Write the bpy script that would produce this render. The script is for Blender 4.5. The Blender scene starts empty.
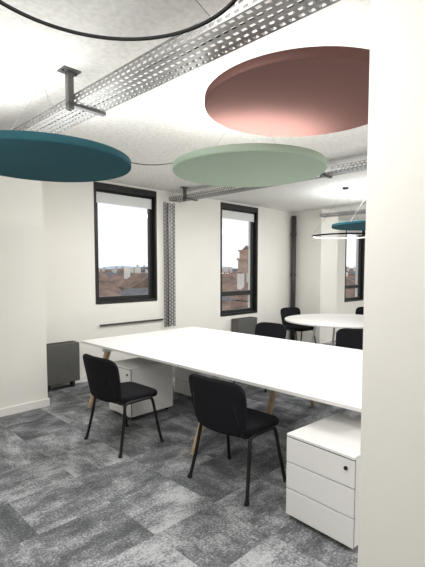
import bpy, bmesh, math, random
from mathutils import Vector, Matrix
random.seed(7)
S = bpy.context.scene
S.view_settings.view_transform = 'Standard'

# ---------------------------------------------------------------- materials
def mat(name, col, rough=0.6, metal=0.0, spec=0.5, noise=None, bump=0.0, bscale=60.0, emit=None, estr=0.0):
    m = bpy.data.materials.new(name); m.use_nodes = True
    nt = m.node_tree; b = nt.nodes['Principled BSDF']
    b.inputs['Base Color'].default_value = (*col, 1)
    b.inputs['Roughness'].default_value = rough
    b.inputs['Metallic'].default_value = metal
    b.inputs['Specular IOR Level'].default_value = spec
    geo = nt.nodes.new('ShaderNodeNewGeometry')
    if noise:
        n = nt.nodes.new('ShaderNodeTexNoise'); n.inputs['Scale'].default_value = noise[0]
        n.inputs['Detail'].default_value = 6
        nt.links.new(geo.outputs['Position'], n.inputs['Vector'])
        r = nt.nodes.new('ShaderNodeValToRGB')
        a = noise[1]
        r.color_ramp.elements[0].position = .3; r.color_ramp.elements[1].position = .7
        r.color_ramp.elements[0].color = (*[c*(1-a) for c in col], 1)
        r.color_ramp.elements[1].color = (*[min(1, c*(1+a)) for c in col], 1)
        nt.links.new(n.outputs['Fac'], r.inputs['Fac'])
        nt.links.new(r.outputs['Color'], b.inputs['Base Color'])
    if bump:
        n2 = nt.nodes.new('ShaderNodeTexNoise'); n2.inputs['Scale'].default_value = bscale
        n2.inputs['Detail'].default_value = 5
        nt.links.new(geo.outputs['Position'], n2.inputs['Vector'])
        bp = nt.nodes.new('ShaderNodeBump'); bp.inputs['Strength'].default_value = bump
        bp.inputs['Distance'].default_value = .01
        nt.links.new(n2.outputs['Fac'], bp.inputs['Height'])
        nt.links.new(bp.outputs['Normal'], b.inputs['Normal'])
    if emit:
        b.inputs['Emission Color'].default_value = (*emit, 1)
        b.inputs['Emission Strength'].default_value = estr
    return m

M_wall = mat('wall_paint', (.83, .815, .77), .8, noise=(1.5, .015), bump=.05, bscale=90)
M_ceil = mat('ceiling_concrete_paint', (.75, .74, .71), .85, noise=(28, .09), bump=.8, bscale=34)
M_base = mat('baseboard_paint', (.86, .85, .82), .45)
M_white = mat('white_laminate', (.85, .845, .83), .38, noise=(4, .01))
M_whitem = mat('white_metal', (.84, .835, .82), .4)
M_blackf = mat('black_frame', (.012, .012, .012), .4)
M_black = mat('black_tube', (.010, .010, .011), .4, metal=.3)
M_matt = mat('matt_black', (.008, .008, .008), .9, spec=.1)
M_fabric = mat('black_fabric', (.013, .013, .016), .95, spec=.15, noise=(250, .4), bump=.4, bscale=400)
M_galv = mat('galvanised_steel', (.30, .30, .30), .42, metal=.5, noise=(30, .2))
M_strut = mat('strut_steel', (.14, .14, .14), .45, metal=.7)
M_wood = mat('ash_wood', (.50, .37, .23), .5, noise=(14, .2))
M_pink = mat('pink_felt', (.215, .115, .102), .95, spec=.1, noise=(120, .08), bump=.3, bscale=300)
M_green = mat('sage_felt', (.42, .52, .42), .95, spec=.1, noise=(120, .05), bump=.3, bscale=300)
M_teal = mat('teal_felt', (.028, .092, .113), .95, spec=.1, noise=(120, .08), bump=.3, bscale=300)
M_conv = mat('heater_grey', (.10, .10, .095), .7, noise=(60, .25))
M_pipe = mat('dark_pipe', (.05, .05, .05), .5)
M_blind = mat('blind_fabric', (.75, .76, .76), .8)
M_roof = mat('roof_tiles', (.19, .115, .085), .9, noise=(.6, .6))
M_roof2 = mat('slate_roof', (.13, .13, .145), .9, noise=(.5, .5))
M_house = mat('house_plaster', (.68, .64, .58), .9, noise=(.2, .3))
M_brick = mat('tower_brick', (.46, .32, .25), .9, noise=(.8, .3))
M_ground = mat('street', (.2, .2, .2), .9)
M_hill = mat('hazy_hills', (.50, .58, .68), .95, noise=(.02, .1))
M_led = mat('led_strip', (.9, .9, .9), .5, emit=(1, .96, .88), estr=3.0)
M_dark = mat('shadow_gap', (.05, .05, .05), .7)

def carpet():
    m = bpy.data.materials.new('carpet_tiles'); m.use_nodes = True
    nt = m.node_tree; L = nt.links.new; N = nt.nodes.new
    b = nt.nodes['Principled BSDF']; b.inputs['Roughness'].default_value = .95
    b.inputs['Specular IOR Level'].default_value = .15
    geo = N('ShaderNodeNewGeometry')
    sc = N('ShaderNodeVectorMath'); sc.operation = 'SCALE'; sc.inputs['Scale'].default_value = 2.0
    L(geo.outputs['Position'], sc.inputs[0])
    fl = N('ShaderNodeVectorMath'); fl.operation = 'FLOOR'; L(sc.outputs[0], fl.inputs[0])
    wn = N('ShaderNodeTexWhiteNoise'); wn.noise_dimensions = '2D'; L(fl.outputs[0], wn.inputs['Vector'])
    sep = N('ShaderNodeSeparateColor'); L(wn.outputs['Color'], sep.inputs[0])
    gt = N('ShaderNodeMath'); gt.operation = 'GREATER_THAN'; gt.inputs[1].default_value = .5
    L(sep.outputs[1], gt.inputs[0])
    off = N('ShaderNodeVectorMath'); off.operation = 'SCALE'; off.inputs['Scale'].default_value = 7.0
    L(wn.outputs['Color'], off.inputs[0])
    def nz(scl, o=True, s=1, rg=.76):
        mp = N('ShaderNodeVectorMath'); mp.operation = 'MULTIPLY'; mp.inputs[1].default_value = scl
        L(geo.outputs['Position'], mp.inputs[0])
        n = N('ShaderNodeTexNoise'); n.inputs['Scale'].default_value = s; n.inputs['Detail'].default_value = 10
        n.inputs['Roughness'].default_value = rg
        if o:
            ad = N('ShaderNodeVectorMath'); ad.operation = 'ADD'
            L(mp.outputs[0], ad.inputs[0]); L(off.outputs[0], ad.inputs[1]); L(ad.outputs[0], n.inputs['Vector'])
        else: L(mp.outputs[0], n.inputs['Vector'])
        return n
    n1 = nz((2.4, 4.8, 5)); n2 = nz((4.8, 2.4, 5)); n3 = nz((3, 3, 3), False, 1, .7)
    mx = N('ShaderNodeMix'); mx.data_type = 'FLOAT'
    L(gt.outputs[0], mx.inputs['Factor']); L(n1.outputs['Fac'], mx.inputs[2]); L(n2.outputs['Fac'], mx.inputs[3])
    m3 = N('ShaderNodeMix'); m3.data_type = 'FLOAT'; m3.inputs['Factor'].default_value = .22
    L(mx.outputs[0], m3.inputs[2]); L(n3.outputs['Fac'], m3.inputs[3])
    fine = N('ShaderNodeTexNoise'); fine.inputs['Scale'].default_value = 70; fine.inputs['Detail'].default_value = 4
    L(geo.outputs['Position'], fine.inputs['Vector'])
    a1 = N('ShaderNodeMath'); a1.operation = 'MULTIPLY_ADD'; a1.inputs[1].default_value = .4
    L(fine.outputs['Fac'], a1.inputs[0]); L(m3.outputs[0], a1.inputs[2])
    a2 = N('ShaderNodeMath'); a2.operation = 'MULTIPLY_ADD'; a2.inputs[1].default_value = .10
    L(sep.outputs[0], a2.inputs[0]); L(a1.outputs[0], a2.inputs[2])
    r = N('ShaderNodeValToRGB')
    e = r.color_ramp.elements
    e[0].position = .64; e[0].color = (.095, .099, .107, 1)
    e[1].position = .88; e[1].color = (.50, .51, .53, 1)
    x = r.color_ramp.elements.new(.75); x.color = (.20, .206, .217, 1)
    L(a2.outputs[0], r.inputs['Fac']); L(r.outputs['Color'], b.inputs['Base Color'])
    bp = N('ShaderNodeBump'); bp.inputs['Strength'].default_value = .4; bp.inputs['Distance'].default_value = .01
    L(fine.outputs['Fac'], bp.inputs['Height']); L(bp.outputs['Normal'], b.inputs['Normal'])
    return m
M_carpet = carpet()

def glass():
    m = bpy.data.materials.new('window_glass'); m.use_nodes = True
    nt = m.node_tree; nt.nodes.remove(nt.nodes['Principled BSDF'])
    t = nt.nodes.new('ShaderNodeBsdfTransparent'); g = nt.nodes.new('ShaderNodeBsdfGlossy')
    g.inputs['Roughness'].default_value = .02
    mx = nt.nodes.new('ShaderNodeMixShader'); mx.inputs[0].default_value = .04
    nt.links.new(t.outputs[0], mx.inputs[1]); nt.links.new(g.outputs[0], mx.inputs[2])
    nt.links.new(mx.outputs[0], nt.nodes['Material Output'].inputs[0])
    return m
M_glass = glass()

# ---------------------------------------------------------------- helpers
def link(o, parent=None):
    S.collection.objects.link(o)
    if parent: o.parent = parent
    return o
def empty(name, loc=(0, 0, 0), rz=0):
    e = bpy.data.objects.new(name, None); e.empty_display_size = .1
    e.location = loc; e.rotation_euler = (0, 0, rz); return link(e)
def mesh(name, bm, m, parent=None, smooth=False, bevel=0, loc=None):
    bmesh.ops.recalc_face_normals(bm, faces=bm.faces)
    me = bpy.data.meshes.new(name); bm.to_mesh(me); bm.free()
    if isinstance(m, (list, tuple)):
        for q in m: me.materials.append(q)
    else: me.materials.append(m)
    if smooth:
        for p in me.polygons: p.use_smooth = True
    o = bpy.data.objects.new(name, me); link(o, parent)
    if bevel:
        b = o.modifiers.new('bevel', 'BEVEL'); b.width = bevel; b.segments = 3; b.limit_method = 'ANGLE'
    if loc: o.location = loc
    return o
def addbox(bm, a, b, mi=0):
    x0, y0, z0 = a; x1, y1, z1 = b
    v = [bm.verts.new(p) for p in ((x0,y0,z0),(x1,y0,z0),(x1,y1,z0),(x0,y1,z0),(x0,y0,z1),(x1,y0,z1),(x1,y1,z1),(x0,y1,z1))]
    for f in ((0,3,2,1),(4,5,6,7),(0,1,5,4),(1,2,6,5),(2,3,7,6),(3,0,4,7)):
        fc = bm.faces.new([v[i] for i in f]); fc.material_index = mi
def box(name, a, b, m, parent=None, bevel=0):
    bm = bmesh.new(); addbox(bm, a, b); return mesh(name, bm, m, parent, bevel=bevel)
def boxes(name, lst, m, parent=None, bevel=0):
    bm = bmesh.new()
    for a, b in lst: addbox(bm, a, b)
    return mesh(name, bm, m, parent, bevel=bevel)
def beam(name, p, q, w0, d0, w1, d1, m, parent=None, side=Vector((0, 1, 0))):
    """tapered rectangular bar from p to q"""
    p = Vector(p); q = Vector(q); bm = bmesh.new()
    vs = []
    ax = (q-p).normalized(); s2 = side.normalized(); s1 = s2.cross(ax).normalized()
    for c, w, d in ((p, w0, d0), (q, w1, d1)):
        for sx, sy in ((-1,-1),(1,-1),(1,1),(-1,1)):
            vs.append(bm.verts.new(c + s1*sx*w/2 + s2*sy*d/2))
    bm.faces.new(vs[0:4]); bm.faces.new(vs[4:8])
    for i in range(4): bm.faces.new((vs[i], vs[(i+1)%4], vs[4+(i+1)%4], vs[4+i]))
    return mesh(name, bm, m, parent, bevel=.004)
def cyl(name, c, r, h, m, parent=None, seg=32, bevel=0, r2=None, axis='Z'):
    bm = bmesh.new()
    bmesh.ops.create_cone(bm, cap_ends=True, segments=seg, radius1=r, radius2=r if r2 is None else r2, depth=h)
    if axis == 'X': bmesh.ops.rotate(bm, verts=bm.verts, matrix=Matrix.Rotation(math.pi/2, 3, 'Y'))
    if axis == 'Y': bmesh.ops.rotate(bm, verts=bm.verts, matrix=Matrix.Rotation(math.pi/2, 3, 'X'))
    bmesh.ops.translate(bm, verts=bm.verts, vec=c)
    o = mesh(name, bm, m, parent, smooth=False, bevel=bevel)
    for p in o.data.polygons:
        p.use_smooth = len(p.vertices) == 4
    return o
def tube(name, pts, r, m, parent=None, cyclic=False, smooth=True):
    cu = bpy.data.curves.new(name, 'CURVE'); cu.dimensions = '3D'
    cu.bevel_depth = r; cu.bevel_resolution = 3; cu.resolution_u = 6
    if smooth:
        sp = cu.splines.new('NURBS'); sp.points.add(len(pts)-1)
        for i, p in enumerate(pts): sp.points[i].co = (*p, 1)
        sp.order_u = 3; sp.use_endpoint_u = not cyclic
    else:
        sp = cu.splines.new('POLY'); sp.points.add(len(pts)-1)
        for i, p in enumerate(pts): sp.points[i].co = (*p, 1)
    sp.use_cyclic_u = cyclic; cu.use_fill_caps = True
    cu.materials.append(m)
    o = bpy.data.objects.new(name, cu); return link(o, parent)

# ---------------------------------------------------------------- room shell
H = 2.90; YW = 5.58; X0, X1, Y0 = -2.0, 13.0, -3.0; T = .25
box('floor', (X0, Y0, -.1), (X1, YW, 0), M_carpet)
box('ceiling', (X0-T, Y0-T, H), (X1+T, YW+T, H+.25), M_ceil)
WINS = [(3.15, 4.27, 1.10, 2.87, False), (5.76, 6.86, .72, 2.87, True), (10.55, 11.65, .74, 2.87, True)]
L = []; x = X0-T
for a, b, z0, z1, t in WINS:
    L.append(((x, YW, -.1), (a, YW+T, H)))
    L.append(((a, YW, -.1), (b, YW+T, z0)))
    L.append(((a, YW, z1), (b, YW+T, H)))
    x = b
L.append(((x, YW, -.1), (X1+T, YW+T, H)))
boxes('wall_window_side', L, M_wall)
box('wall_far', (X1, Y0, -.1), (X1+T, YW, H), M_wall)
box('wall_near', (X0-T, Y0, -.1), (X0, YW, H), M_wall)
box('wall_back', (X0-T, Y0-T, -.1), (X1+T, Y0, H), M_wall)
box('wall_left_pier', (X0, 4.87, 0), (2.10, YW, H), M_wall)
box('wall_right_pier', (8.10, 4.85, 0), (8.80, YW, H), M_wall)
box('wall_partition', (1.53, Y0, 0), (1.75, .73, H), M_wall)
# baseboards
box('baseboard_left_pier', (X0, 4.852, 0), (2.118, 4.87, .09), M_base, bevel=.004)
box('baseboard_left_pier_side', (2.10, 4.871, 0), (2.118, YW, .09), M_base)
box('baseboard_window_side', (2.12, YW-.016, 0), (8.09, YW, .09), M_base, bevel=.004)
box('baseboard_right_pier', (8.084, 4.834, 0), (8.10, YW-.02, .09), M_base)
box('baseboard_partition', (1.514, Y0, 0), (1.53, .746, .09), M_base)

# windows
for i, (a, b, z0, z1, tr) in enumerate(WINS):
    e = empty('window_%d' % (i+1), (0, 0, 0))
    g = .004; f = .06
    bm = bmesh.new()
    yi, yo = YW-.012, YW+.16
    addbox(bm, (a+g, yi, z0+g), (a+.035, yo, z1-g)); addbox(bm, (b-.035, yi, z0+g), (b-g, yo, z1-g))
    addbox(bm, (a+.035, yi, z1-.10), (b-.035, yo, z1-g)); addbox(bm, (a+.035, yi, z0+g), (b-.035, yo, z0+.045))
    mesh('lining', bm, M_blackf, e, bevel=.003)
    bm = bmesh.new(); ys, ye = YW+.06, YW+.12
    sa, sb, s0, s1 = a+.035, b-.035, z0+.045, z1-.10
    addbox(bm, (sa, ys, s0), (sa+f, ye, s1)); addbox(bm, (sb-f, ys, s0), (sb, ye, s1))
    addbox(bm, (sa+f, ys, s1-f), (sb-f, ye, s1)); addbox(bm, (sa+f, ys, s0), (sb-f, ye, s0+f))
    if tr: addbox(bm, (sa+f, ys-.005, 1.10), (sb-f, ye, 1.19))
    mesh('sash', bm, M_blackf, e, bevel=.004)
    box('pane', (sa+f-.005, ys+.025, s0+f-.005), (sb-f+.005, ys+.031, s1-f+.005), M_glass, e)
    box('blind', (sa+.03, ys-.012, s1-f-.11), (sb-.03, ys-.006, s1-.03), M_blind, e)
    box('blind_bar', (sa+.03, ys-.018, s1-f-.125), (sb-.03, ys-.002, s1-f-.105), M_whitem, e, bevel=.003)
    cyl('handle_rose', (sa+.03, ys-.01, s0+.5), .014, .02, M_black, e, axis='Y', seg=16)
    box('handle', (sa+.022, ys-.035, s0+.38), (sa+.038, ys-.02, s0+.51), M_black, e, bevel=.004)

# ---------------------------------------------------------------- exterior
def city():
    bm = bmesh.new()
    def house(x, y, w, d, z, rh, axis, mi):
        if x < 104 and x+w > 92 and y < 92 and y+d > 76: return
        addbox(bm, (x, y, -14), (x+w, y+d, z), 0)
        o = .4
        if axis:
            pts = [(x-o, y-o, z), (x+w+o, y-o, z), (x+w+o, y+d+o, z), (x-o, y+d+o, z), (x-o, y+d/2, z+rh), (x+w+o, y+d/2, z+rh)]
            fs = ((0,1,5,4),(2,3,4,5),(0,4,3),(1,2,5))
        else:
            pts = [(x-o, y-o, z), (x+w+o, y-o, z), (x+w+o, y+d+o, z), (x-o, y+d+o, z), (x+w/2, y-o, z+rh), (x+w/2, y+d+o, z+rh)]
            fs = ((0,1,4),(2,3,5),(0,4,5,3),(1,2,5,4))
        v = [bm.verts.new(p) for p in pts]
        for f in fs:
            q = bm.faces.new([v[k] for k in f]); q.material_index = mi
        for t in range(2):
            cx = x+w*random.uniform(.1, .8); addbox(bm, (cx, y+d/2-.3, z), (cx+.6, y+d/2+.3, z+rh+.8), 0)
        n = int(w/1.7)
        for k in range(n):
            wx = x+.7+k*1.7
            for zz in (z-1.9, z-4.2):
                addbox(bm, (wx, y-.06, zz), (wx+.7, y, zz+1.2), 3)
    for y, zt in ((18, -1.9), (30, -1.6), (46, -1.0), (66, -.5), (95, .2), (130, 1.2)):
        x = -30
        while x < y*2.6+20:
            w = random.uniform(4.5, 9)
            house(x, y+random.uniform(-1, 1), w, 8, zt+random.uniform(-1.3, .5), random.uniform(1.2, 2.2), random.random() < .65, random.choice((1, 1, 2)))
            x += w+random.uniform(0, 1.5)
    mesh('city_rooftops', bm, [M_house, M_roof, M_roof2, M_blackf])
city()
e = empty('church_tower', (98, 84, 0))
box('shaft', (-1.8, -1.8, -14), (1.8, 1.8, 4.6), M_brick, e)
boxes('belfry', [((-2.1, -2.1, 4.6), (2.1, 2.1, 5.2)), ((-1.5, -1.5, 5.2), (-.9, 1.5, 7.2)), ((.9, -1.5, 5.2), (1.5, 1.5, 7.2)), ((-1.8, -1.8, 7.2), (1.8, 1.8, 7.7))], M_brick, e)
cyl('spire', (0, 0, 8.4), 2.0, 1.4, M_roof, e, seg=4, r2=.1)
box('street_ground', (-200, 7, -14.2), (600, 700, -14), M_ground)
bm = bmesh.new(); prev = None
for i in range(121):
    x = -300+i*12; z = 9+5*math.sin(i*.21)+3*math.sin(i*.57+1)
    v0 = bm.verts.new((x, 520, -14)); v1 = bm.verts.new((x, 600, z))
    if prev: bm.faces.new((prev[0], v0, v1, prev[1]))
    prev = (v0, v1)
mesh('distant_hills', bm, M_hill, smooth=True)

# ---------------------------------------------------------------- desk
DX0, DX1, DY0, DY1, DZ = 2.49, 4.36, 1.13, 4.80, .74
e = empty('bench_desk')
xm = (DX0+DX1)/2; ym = (DY0+DY1)/2; g = .003
boxes('tops', [((DX0, DY0, DZ-.025), (xm-g, ym-g, DZ)), ((xm+g, DY0, DZ-.025), (DX1, ym-g, DZ)),
               ((DX0, ym+g, DZ-.025), (xm-g, DY1, DZ)), ((xm+g, ym+g, DZ-.025), (DX1, DY1, DZ))], M_white, e, bevel=.002)
boxes('seam_strips', [((xm-.01, DY0+.01, DZ-.03), (xm+.01, DY1-.01, DZ-.0255)), ((DX0+.01, ym-.01, DZ-.032), (DX1-.01, ym+.01, DZ-.0305))], M_dark, e)
boxes('rails', [((DX0+.22, DY0+.15, DZ-.075), (DX0+.27, DY1-.15, DZ-.026)), ((DX1-.27, DY0+.15, DZ-.075), (DX1-.22, DY1-.15, DZ-.026)),
                ((xm-.12, DY0+.15, DZ-.075), (xm-.07, DY1-.15, DZ-.026)), ((xm+.07, DY0+.15, DZ-.075), (xm+.12, DY1-.15, DZ-.026))], M_whitem, e)
for k, y in enumerate((DY1-.34, 2.66, DY0+.06)):
    box('crossbar_%d' % k, (DX0+.12, y-.03, DZ-.11), (DX1-.12, y+.03, DZ-.076), M_whitem, e)
    for j, (t, f) in enumerate(((DX0+.18, DX0-.08 if k < 2 else DX0+.5), (xm+.22, xm+.02), (DX1-.22, DX1-.03))):
        if k == 2 and j == 0: t = DX0+.62; f = DX0+.45
        beam('leg_%d_%d' % (k, j), (f, y, 0), (t, y, DZ-.11), .032, .045, .055, .055, M_wood, e)

# pedestals
def pedestal(loc, rz, w=.43):
    e = empty('drawer_pedestal', loc, rz)   # front faces -X ; origin at front-centre
    d, h = .58, .566
    boxes('body', [((.02, -w/2, .035), (d, w/2, h-.02))], M_whitem, e, bevel=.003)
    box('top', (0, -w/2, h-.018), (d, w/2, h), M_whitem, e, bevel=.004)
    boxes('gaps', [((.012, -w/2+.004, .04), (.021, w/2-.004, h-.019))], M_dark, e)
    zs = [.035, .210, .382, h-.022]
    for i in range(3):
        box('drawer_front_%d' % (i+1), (0, -w/2, zs[i]+.003), (.0115, w/2, zs[i+1]-.003), M_whitem, e, bevel=.003)
    cyl('lock', (-.004, -w/2+.05, .49), .011, .012, M_black, e, axis='X', seg=20)
    for i, (x, y) in enumerate(((.06, -w/2+.05), (.06, w/2-.05), (d-.06, -w/2+.05), (d-.06, w/2-.05))):
        cyl('castor_%d' % i, (x, y, .018), .018, .03, M_black, e, axis='Y', seg=20)
        box('fork_%d' % i, (x-.01, y-.02, .02), (x+.01, y+.02, .038), M_black, e)
pedestal((2.185, 1.305, 0), math.radians(-3.6), .475)
pedestal((2.50, 3.96, 0), 0)
pedestal((3.46, 3.96, 0), 0)

# ---------------------------------------------------------------- chairs
def pad(name, W, D, th, taper, curve, parent, xf, m, pw=5):
    """rounded cushion panel; grid in (u: width, v: length)"""
    n = 14; bm = bmesh.new(); g = []
    for j in range(n+1):
        v = -1+2*j/n; row = []
        for i in range(n+1):
            u = -1+2*i/n
            m_ = max(abs(u), abs(v)); l = (abs(u)**pw+abs(v)**pw)**(1/pw) or 1
            s = m_/l if l else 1
            uu, vv = u*s, v*s
            wd = W/2*(1+taper*vv)
            row.append(bm.verts.new(xf(uu*wd, vv*D/2, curve*(uu*uu))))
        g.append(row)
    for j in range(n):
        for i in range(n): bm.faces.new((g[j][i], g[j][i+1], g[j+1][i+1], g[j+1][i]))
    o = mesh(name, bm, m, parent, smooth=True)
    s = o.modifiers.new('solid', 'SOLIDIFY'); s.thickness = th; s.offset = 0
    b = o.modifiers.new('bev', 'BEVEL'); b.width = th*.4; b.segments = 3; b.limit_method = 'ANGLE'; b.angle_limit = math.radians(50)
    return o
def chair(loc, rz):
    e = empty('office_chair', (loc[0], loc[1], 0), rz)   # faces +X
    for s in (-1, 1):
        tube('leg_frame_%s' % ('l' if s > 0 else 'r'), [(-.225, s*.285, 0), (-.19, s*.268, .14), (-.15, s*.248, .36), (-.14, s*.24, .43), (-.08, s*.235, .435), (.10, s*.235, .435), (.15, s*.24, .435), (.165, s*.248, .38), (.20, s*.268, .16), (.235, s*.285, 0)], .0135, M_black, e)
        tube('back_upright_%s' % ('l' if s > 0 else 'r'), [(.02, s*.215, .425), (-.12, s*.215, .425), (-.19, s*.212, .44), (-.215, s*.21, .52), (-.25, s*.20, .66), (-.265, s*.19, .76)], .0115, M_black, e)
        for x in (-.225, .235):
            cyl('foot_cap', (x, s*.285, .010), .018, .02, M_black, e, seg=16)
    tube('cross_front', [(.10, -.235, .428), (.10, .235, .428)], .011, M_black, e, smooth=False)
    tube('cross_rear', [(-.10, -.235, .428), (-.10, .235, .428)], .011, M_black, e, smooth=False)
    pad('seat', .48, .46, .06, 0.03, .0, e, lambda a, b, c: (b+.03, a, .468-.05*max(0, (b-.12))**1.0-.01+c), M_fabric, 6)
    pad('backrest', .53, .40, .038, 0.06, .06, e, lambda a, b, c: (-.285+c*1.0-(b)*.17+.02, a, .645+b), M_fabric, 5)
    pad('backrest_shell', .505, .38, .012, 0.06, .06, e, lambda a, b, c: (-.306+c*1.0-(b)*.17+.02, a, .645+b), M_fabric, 5)
    return e
chair((2.16, 3.36), math.radians(1))
chair((2.36, 2.11), math.radians(1))
chair((4.62, 3.70), math.radians(180))
chair((4.86, 2.55), math.radians(176))
chair((6.05, 2.75), math.radians(75))
chair((7.15, 4.75), math.radians(-100))
chair((8.15, 3.9), math.radians(180))

# round table
e = empty('round_table', (6.85, 3.65, 0))
cyl('top', (0, 0, .727), 1.0, .026, M_white, e, seg=96, bevel=.003)
for i in range(4):
    a = math.pi/4+i*math.pi/2
    c, s = math.cos(a), math.sin(a)
    tube('leg_%d' % i, [(c*.62, s*.62, 0), (c*.45, s*.45, .715)], .022, M_whitem, e, smooth=False)
boxes('underframe', [((-.35, -.03, .68), (.35, .03, .713)), ((-.03, -.35, .68), (.03, .35, .713))], M_whitem, e)

# ---------------------------------------------------------------- heaters & pipes
def heater(x0, x1, z0, z1):
    e = empty('wall_convector_heater')
    box('casing', (x0, YW-.20, z0), (x1, YW-.018, z1), M_conv, e, bevel=.008)
    boxes('grille', [((x0+.04+i*.022, YW-.17, z1-.001), (x0+.052+i*.022, YW-.05, z1+.004)) for i in range(int((x1-x0-.08)/.022))], M_dark, e)
    boxes('feet', [((x0+.05, YW-.15, 0), (x0+.08, YW-.05, z0+.002)), ((x1-.08, YW-.15, 0), (x1-.05, YW-.05, z0+.002))], M_dark, e)
heater(2.30, 2.78, .09, .62)
heater(6.05, 6.62, .06, .66)
heater(8.95, 9.5, .06, .66)
tube('heating_pipe', [(3.20, YW-.03, .79), (4.36, YW-.03, .79)], .014, M_pipe, None, smooth=False)
e = empty('drain_pipe', (8.0, 5.48, 0))
cyl('stack', (0, 0, 1.4), .055, 2.8, M_pipe, e, seg=24)
for z in (.6, 1.5, 2.4): cyl('collar_%d' % int(z*10), (0, 0, z), .064, .05, M_pipe, e, seg=24)

# ---------------------------------------------------------------- cable trays
def perf(bm, o, u, v, L, W, rows, period, slot, off=True):
    o = Vector(o); u = Vector(u).normalized(); v = Vector(v).normalized()
    def q(a0, a1, b0, b1):
        vs = [bm.verts.new(o+u*a+v*b) for a, b in ((a0,b0),(a1,b0),(a1,b1),(a0,b1))]
        bm.faces.new(vs)
    rh = W/rows; band = rh*.55
    b = 0
    for r in range(rows):
        q(0, L, b, b+band/2)
        s0 = period*.5 if (r % 2 and off) else 0
        a = -s0
        n = int(L/period)+2
        for k in range(n):
            a0 = max(0, a+k*period); a1 = min(L, a+k*period+(period-slot))
            if a1 > a0: q(a0, a1, b+band/2, b+rh-band/2)
        q(0, L, b+rh-band/2, b+rh)
        b += rh
def tray(p, rz, L, W, hgt, rows, hangs, ceil, vertical=False):
    e = empty('cable_tray', p, rz)   # runs along local +Y from origin, bottom at z=0
    bm = bmesh.new()
    perf(bm, (-W/2, 0, 0), (0, 1, 0), (1, 0, 0), L, W, rows, .05, .030)
    perf(bm, (-W/2, 0, 0), (0, 1, 0), (0, 0, 1), L, hgt, 2, .05, .030)
    perf(bm, (W/2, 0, 0), (0, 1, 0), (0, 0, 1), L, hgt, 2, .05, .030)
    o = mesh('tray_body', bm, M_galv, e)
    s = o.modifiers.new('s', 'SOLIDIFY'); s.thickness = .0015
    boxes('lips', [((-W/2-.003, 0, hgt-.003), (-W/2+.012, L, hgt)), ((W/2-.012, 0, hgt-.003), (W/2+.003, L, hgt))], M_galv, e)
    for q in range(3):
        xx = -W*.25+q*W*.2
        tube('cable_%d' % q, [(xx+random.uniform(-.015, .015), L*t/12, .012) for t in range(13)], .007, M_dark, e)
    for i, y in enumerate(hangs):
        boxes('hanger_%d' % i, [((-W/2-.05, y-.02, -.022), (W/2+.01, y+.02, -.001)),
                                ((-W/2-.05, y-.02, -.05), (-W/2-.01, y-.014, ceil)), ((-W/2-.05, y+.014, -.05), (-W/2-.01, y+.02, ceil)),
                                ((-W/2-.05, y-.014, -.05), (-W/2-.045, y+.014, ceil)),
                                ((-W/2-.09, y-.05, ceil-.008), (-W/2+.03, y+.05, ceil))], M_strut, e, bevel=.001)
        for z in (ceil-.014,):
            for dx in (-.075, .015):
                cyl('bolt', (-W/2+dx, y, z), .009, .012, M_strut, e, seg=6)
    return e
tray((1.585, -1.0, 2.70), math.radians(1.3), 5.8, .22, .06, 5, (3.70, 1.2), H-2.70)
tray((4.62, -1.0, 2.74), math.radians(0), 6.55, .22, .06, 4, (3.72, 6.12, 1.0), H-2.74)
tray((8.05, -1.0, 2.72), 0, 5.8, .22, .06, 4, (2.0, 4.6), H-2.72)
e = empty('cable_riser_tray', (4.50, YW-.02, .66))
bm = bmesh.new()
perf(bm, (-.10, 0, 0), (0, 0, 1), (1, 0, 0), 2.05, .20, 4, .06, .036)
perf(bm, (-.10, 0, 0), (0, 0, 1), (0, -1, 0), 2.05, .05, 1, .06, .036)
perf(bm, (.10, 0, 0), (0, 0, 1), (0, -1, 0), 2.05, .05, 1, .06, .036)
o = mesh('tray_body', bm, M_galv, e); s = o.modifiers.new('s', 'SOLIDIFY'); s.thickness = .0015
tube('riser_cable', [(-.03, -.02, 0), (-.02, -.02, 1), (-.03, -.02, 2.04)], .008, M_dark, e)

# ---------------------------------------------------------------- acoustic discs
def disc(loc, r, m, tilt=(0, 0), th=.055):
    e = empty('acoustic_ceiling_disc', loc); e.rotation_euler = (tilt[0], tilt[1], 0)
    cyl('felt_panel', (0, 0, th/2), r, th, m, e, seg=128, bevel=.012)
    cyl('hub', (0, 0, th+.01), .04, .02, M_strut, e, seg=24)
    hh = H-loc[2]
    for i in range(3):
        a = i*2*math.pi/3+.4
        tube('suspension_wire_%d' % i, [(math.cos(a)*r*.6, math.sin(a)*r*.6, th), (0, 0, hh)], .0012, M_galv, e, smooth=False)
disc((2.26, 1.49, 2.59), .60, M_pink)
disc((2.53, 2.15, 2.345), .58, M_green)
disc((1.33, 3.02, 2.345), .60, M_teal)
disc((6.75, 3.15, 2.30), .60, M_teal)

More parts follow.
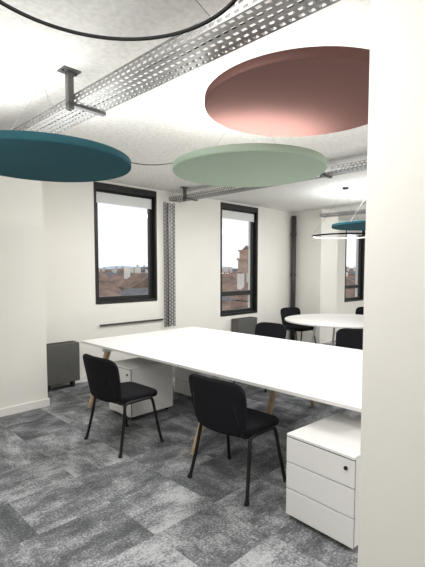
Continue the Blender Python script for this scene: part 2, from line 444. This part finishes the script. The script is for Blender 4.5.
# ring lamps
def ring(loc, r, wire):
    e = empty('ring_pendant_lamp', loc)
    bm = bmesh.new(); n = 96; w, h = .012, (.022 if wire == 2 else .011)
    prof = [(-w/2, 0), (w/2, 0), (w/2, h), (-w/2, h)]
    rows = []
    for i in range(n):
        a = 2*math.pi*i/n
        rows.append([bm.verts.new(((r+p[0])*math.cos(a), (r+p[0])*math.sin(a), p[1])) for p in prof])
    for i in range(n):
        A, B = rows[i], rows[(i+1) % n]
        for k in range(4): bm.faces.new((A[k], B[k], B[(k+1) % 4], A[(k+1) % 4]))
    mesh('ring_body', bm, M_matt, e, smooth=False)
    if wire == 2:
        bm = bmesh.new(); rows = []
        prof = [(-w/2-.004, .004), (-w/2-.0005, .004), (-w/2-.0005, h-.004), (-w/2-.004, h-.004)]
        for i in range(n):
            a = 2*math.pi*i/n
            rows.append([bm.verts.new(((r+p[0])*math.cos(a), (r+p[0])*math.sin(a), p[1])) for p in prof])
        for i in range(n):
            A, B = rows[i], rows[(i+1) % n]
            for k in range(4): bm.faces.new((A[k], B[k], B[(k+1) % 4], A[(k+1) % 4]))
        mesh('led_diffuser', bm, M_led, e)
    for i in range(3):
        a = i*2*math.pi/3
        tube('cord_%d' % i, [(math.cos(a)*r, math.sin(a)*r, h), (0, 0, H-loc[2]-.02)], .0012, M_black, e, smooth=False)
    cyl('canopy', (0, 0, H-loc[2]-.015), .05, .03, M_black, e, seg=32)
ring((.795, 1.34, 2.66), .53, 1)
ring((6.28, 3.34, 2.13), .50, 2)

# ceiling power cable
tube('ceiling_cable', [(2.70, 4.35, H-.01), (2.80, 4.25, H-.05), (2.95, 4.1, H-.09), (3.1, 3.95, H-.09), (3.25, 3.85, H-.05), (3.4, 3.7, H-.01)], .005, M_black)

# ---------------------------------------------------------------- lights
def area(name, loc, size, power, up=False, col=(1, .985, .96), size_y=None, rot=None):
    l = bpy.data.lights.new(name, 'AREA'); l.energy = power; l.color = col; l.size = size
    l.shape = 'DISK' if not size_y else 'RECTANGLE'
    if size_y: l.size_y = size_y
    o = bpy.data.objects.new(name, l); o.location = loc
    o.rotation_euler = (math.pi, 0, 0) if up else (rot or (0, 0, 0)); link(o)
    return o
area('disc_uplight', (2.26, 1.49, 2.67), 1.1, 6, True)
area('disc_uplight', (2.53, 2.15, 2.41), 1.1, 19, True)
area('disc_uplight', (1.33, 3.02, 2.41), 1.1, 13, True)
area('disc_uplight', (6.75, 3.15, 2.37), 1.1, 22, True)
area('added_fill_up', (5.4, -.4, 1.5), 1.2, 75, True)  # added out-of-view fill to brighten the ceiling; no floor lamps stand there
area('added_fill_up', (-.3, 2.6, 1.5), 1.2, 22, True)
area('added_fill_up', (9.2, 2.0, 1.5), 1.2, 75, True)
area('added_fill_up', (-.6, -1.2, 1.5), 1.2, 16, True)
area('added_fill_down', (.78, 1.3, 2.88), .9, 32)  # added downward fill, no fixtures; first two sit above the ring pendants
area('added_fill_down', (6.28, 3.34, 2.86), .9, 48)
area('added_fill_down', (3.6, 3.4, 2.88), 1.4, 50)
area('added_fill_down', (4.0, -1.2, 2.88), 1.2, 70)
area('added_fill_down', (10.5, 1.5, 2.88), 1.2, 120)
area('added_fill_down', (-.6, 0.9, 2.88), 1.2, 28)

w = bpy.data.worlds.new('overcast_sky'); S.world = w; w.use_nodes = True
bg = w.node_tree.nodes['Background']; bg.inputs[0].default_value = (.90, .95, 1, 1); bg.inputs[1].default_value = 1.2

# ---------------------------------------------------------------- camera
cam = bpy.data.cameras.new('camera'); cam.lens = 27.0; cam.sensor_width = 36; cam.clip_end = 2000; cam.clip_start = .02
co = bpy.data.objects.new('camera', cam); link(co)
co.location = (0, 0, 1.6)
cam.shift_y = 15/567
p = math.radians(3.8); yaw = math.radians(45.15)
d = Vector((math.cos(yaw)*math.cos(p), math.sin(yaw)*math.cos(p), -math.sin(p)))
co.rotation_euler = d.to_track_quat('-Z', 'Y').to_euler()
S.camera = co
